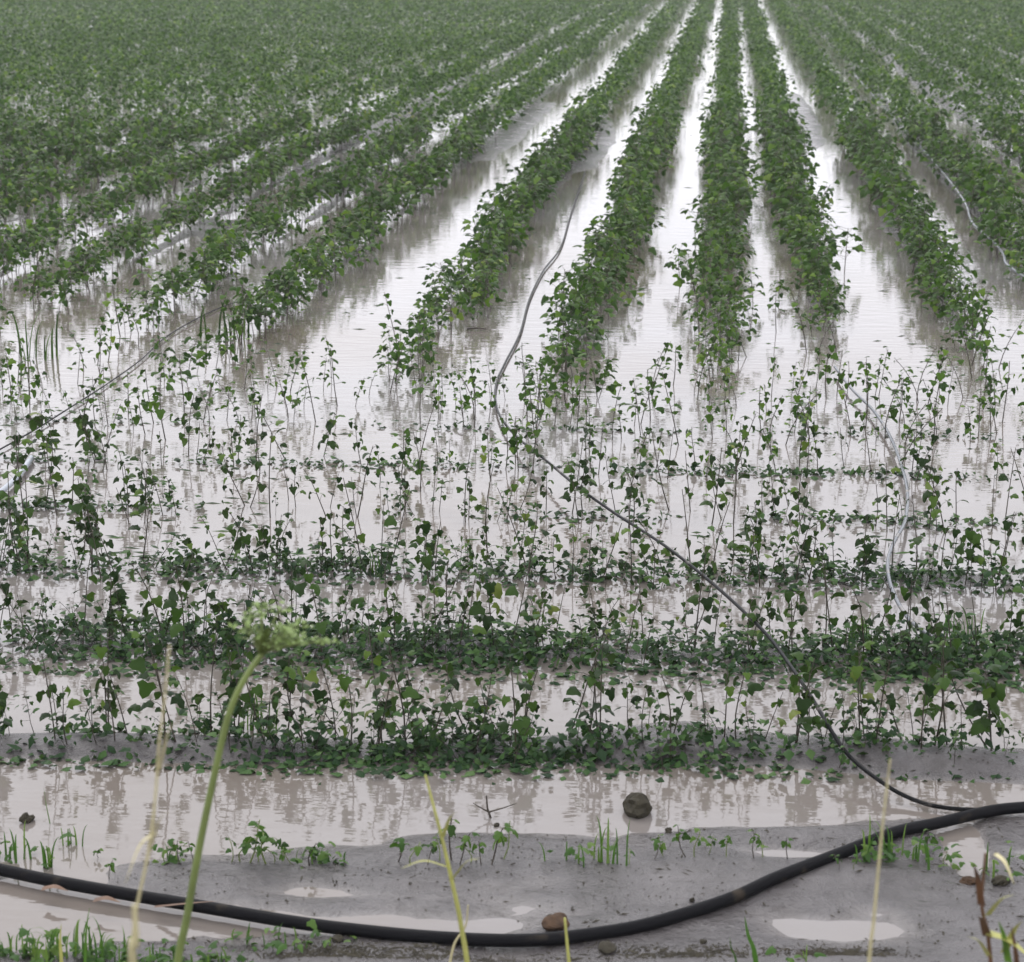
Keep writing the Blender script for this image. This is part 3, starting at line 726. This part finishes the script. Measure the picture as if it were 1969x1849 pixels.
# ------------------------------------------------------------------ out-of-focus stalks close to the camera
def stalk(name, pts, Y, r0, r1, m, label, cat, kids=None):
    P = [at_y(px, py, Y) for px, py in pts]
    base = P[0].copy(); base[2] = -.03; base[0] += (P[0][0] - P[1][0]) * 1.2
    P = [base, (base + P[0]) / 2 + np.array([(P[0][0] - base[0]) * .15, 0, 0])] + P
    SP = smooth_path(P, 8)
    root = bpy.data.objects.new(name, None); C.objects.link(root); root.location = base; root['label'] = label; root['category'] = cat
    g = Geo(); g.tube(SP - base, np.linspace(r0, r1, len(SP)), 8); link('stem', g.mesh('stem', [m], True), root)
    return root, base, P
root, base, P = stalk('umbel_plant', [(338, 1900), (360, 1760), (385, 1620), (410, 1500), (435, 1390), (455, 1335), (480, 1290), (505, 1255)], 3.3, .0080, .0050, M_STALK,
                      'tall green umbel plant leaning right, out of focus in front', 'umbel plant')
tip = P[-1] - base
ur = random.Random(4)
for k in range(22):                            # umbel rays with their floret heads
    ax = -.03 + .13 * k / 21 + ur.gauss(0, .008); up = .065 - .35 * abs(ax) + ur.gauss(0, .012); dy = ur.gauss(0, .03)
    e = tip + np.array([ax, dy, up])
    g = Geo(); g.tube([tip, tip + np.array([ax * .35, dy * .4, up * .55]), e], (.0028, .0018, .0014), 5); ry = link('umbel_ray', g.mesh('umbel_ray', [M_STALK], True), root)
    g = Geo()
    for q in range(16):
        c = e + np.array([ur.gauss(0, .009), ur.gauss(0, .009), ur.gauss(0, .004)])
        a = ur.uniform(0, 6.28); s = ur.uniform(.003, .006)
        vv = [c + np.array([math.cos(a + t) * s, math.sin(a + t) * s, ur.gauss(0, .002)]) for t in (0, 1.6, 3.1, 4.7)]
        g.add(vv, [[0, 1, 2, 3]])
    link('floret_head', g.mesh('floret_head', [M_UMBEL], False), ry)
for k, (dx, dz) in enumerate(((-.03, .03), (.02, .05), (.05, .02))):   # leafy bracts at the head
    g = Geo(); g.blade(smooth_path([tip, tip + np.array([dx * .5, -.01, dz * .9]), tip + np.array([dx * 1.3, -.015, dz * 1.1])], 4), .02); link('bract', g.mesh('bract', [M_STALK], True), root)
# fallen straw-coloured leaf hanging over the pipe at the stalk
g = Geo(); q = ground(365, 1738, .05)
g.blade(smooth_path([q + (-.10, .02, -.02), q + (-.03, 0, .0), q + (.03, 0, .008), q + (.07, .0, .012)], 4), .014)
link('dead_leaf', g.mesh('dead_leaf', [M_BROWNLEAF], True), None, 'orange brown dead leaf draped over the pipe by the umbel stalk', 'dead leaf')
for j, (px, py, lab) in enumerate(((105, 1700, 'brown dead leaf on the pipe near the left edge'), (205, 1722, 'olive brown dead leaf on the pipe between left edge and umbel stalk'))):
    g = Geo(); q = ground(px, py, .055)
    g.blade(smooth_path([q + (-.035, .005, -.012), q + (0, 0, -.003), q + (.04, -.01, -.012)], 4), .03)
    link('dead_leaf', g.mesh('dead_leaf', [M_BROWNLEAF], True), None, lab, 'dead leaf')

root, base, P = stalk('dry_grass_stem', [(262, 1900), (258, 1780), (285, 1640), (298, 1540), (306, 1430), (318, 1330), (326, 1240)], 2.6, .0030, .0013, M_STRAW,
      'pale dry grass stem, strongly blurred, left of the umbel stalk', 'grass stem')
g = Geo()
for a_, b2, w_ in (((300, 1600), (240, 1700), .006), ((306, 1480), (345, 1380), .005), ((285, 1640), (330, 1560), .005)):
    A = at_y(*a_, 2.6) - base; B = at_y(*b2, 2.55) - base
    g.blade(smooth_path([A, (A + B) / 2 + np.array([0, 0, .02]), B], 4), w_)
link('blade', g.mesh('blade', [M_STRAW], True), root)
root, base, P = stalk('yellow_grass_stem', [(903, 1900), (885, 1770), (868, 1690), (852, 1620), (835, 1555), (818, 1490)], 3.6, .0065, .0022, M_YELLOW,
      'yellow green grass stem leaning left in front of the pipe dip', 'grass stem')
for a_, b2 in (((860, 1665), (770, 1670)), ((850, 1610), (880, 1560)), ((868, 1690), (925, 1650))):
    g = Geo(); A = at_y(*a_, 3.6) - base; B = at_y(*b2, 3.55) - base
    g.blade(smooth_path([A, (A + B) / 2 + np.array([0, 0, .015]), B], 4), .009); link('blade', g.mesh('blade', [M_YELLOW], True), root)
stalk('yellow_grass_stem', [(1098, 1900), (1092, 1830), (1086, 1765)], 4.0, .006, .0025, M_YELLOW, 'short yellow green stem beside the reddish clod', 'grass stem')
stalk('yellow_grass_stem', [(860, 1900), (872, 1820), (895, 1780), (900, 1740)], 4.0, .004, .0015, M_STRAW, 'thin straw stem at the lowest dip of the pipe', 'grass stem')
stalk('pale_grass_stem', [(1668, 1900), (1680, 1770), (1690, 1660), (1700, 1560), (1712, 1460)], 2.9, .0036, .0014, M_STRAW, 'tall pale grass stem crossing the pipe near the right', 'grass stem')
stalk('pale_grass_stem', [(255, 1900), (262, 1820), (258, 1740)], 2.2, .006, .003, M_STRAW, 'short broad pale stem blurred at the lower left', 'grass stem')
# grass blades standing at the bottom edge
for (p0, p1, Y_, w_, m_, lab) in (((1462, 1880), (1432, 1762), 4.5, .014, M_GRASS, 'single bright green grass blade at the bottom, right of centre'),
                                  ((1422, 1880), (1403, 1800), 4.5, .006, M_LEAF, 'thin dark grass blade left of the bright green blade'),
                                  ((112, 1650), (84, 1512), 5.45, .012, M_LEAF, 'single dark bent grass blade rising at the left above the pipe'),
                                  ((160, 1880), (172, 1745), 4.5, .008, M_GRASS, 'single upright green blade in the lower left grass'),
                                  ((118, 1880), (118, 1775), 4.2, .009, M_YELLOW, 'single yellow green blade in the lower left corner grass')):
    g = Geo(); A = at_y(*p0, Y_); B = at_y(*p1, Y_); A0 = A.copy(); A0[2] = -.02
    dx = B[0] - A[0]
    g.blade(smooth_path([A0, A + (B - A) * .3 + np.array([0, 0, 0]), A + (B - A) * .7 + np.array([-.003, 0, 0]), B], 5), w_)
    link('grass_sprout', g.mesh('grass_sprout', [m_], True), None, lab, 'grass blade')
# the reddish and yellow weed at the lower right corner
root, base, P = stalk('reddish_weed', [(1905, 1920), (1900, 1800), (1888, 1740), (1895, 1640)], 3.4, .005, .0025, M_BROWNLEAF, 'reddish brown and yellow blurred weed in the lower right corner', 'weed')
for a_, b2, w_, m_ in (((1900, 1790), (1990, 1850), .02, M_YELLOW), ((1895, 1760), (1950, 1720), .018, M_YELLOW), ((1888, 1740), (1872, 1660), .014, M_BROWNLEAF),
                      ((1900, 1800), (1878, 1760), .018, M_BROWNLEAF), ((1915, 1640), (1950, 1700), .010, M_STRAW), ((1905, 1840), (1860, 1800), .014, M_YELLOW),
                      ((1930, 1830), (1965, 1770), .016, M_YELLOW), ((1940, 1850), (1920, 1770), .014, M_GRASS), ((1960, 1900), (1945, 1780), .012, M_BROWNLEAF)):
    g = Geo(); A = at_y(*a_, 3.4) - base; B = at_y(*b2, 3.35) - base
    g.blade(smooth_path([A, (A + B) / 2 + np.array([0, 0, .012]), B], 4), w_); link('leaf', g.mesh('leaf', [m_], True), root)

# ------------------------------------------------------------------ haze
hz = mat('haze')[0]; nt = hz.node_tree; nt.nodes.clear()
o_ = nt.nodes.new('ShaderNodeOutputMaterial'); pv = nt.nodes.new('ShaderNodeVolumePrincipled')
pv.inputs['Density'].default_value = .0011; pv.inputs['Color'].default_value = (.93, .94, .97, 1)
nt.links.new(pv.outputs[0], o_.inputs['Volume'])
x0, x1, y0, y1, z0, z1 = -2600, 2600, -700, 2600, -1.1, 3.2
bv = [(x, y, z) for z in (z0, z1) for y in (y0, y1) for x in (x0, x1)]
USE_HAZE = True
if USE_HAZE:
    link('haze', mesh_np('haze', bv, [(np.array([[0, 2, 3, 1], [4, 5, 7, 6], [0, 1, 5, 4], [1, 3, 7, 5], [3, 2, 6, 7], [2, 0, 4, 6]]), 0)], [hz]), kind='stuff', label='thin grey haze over the flooded field')
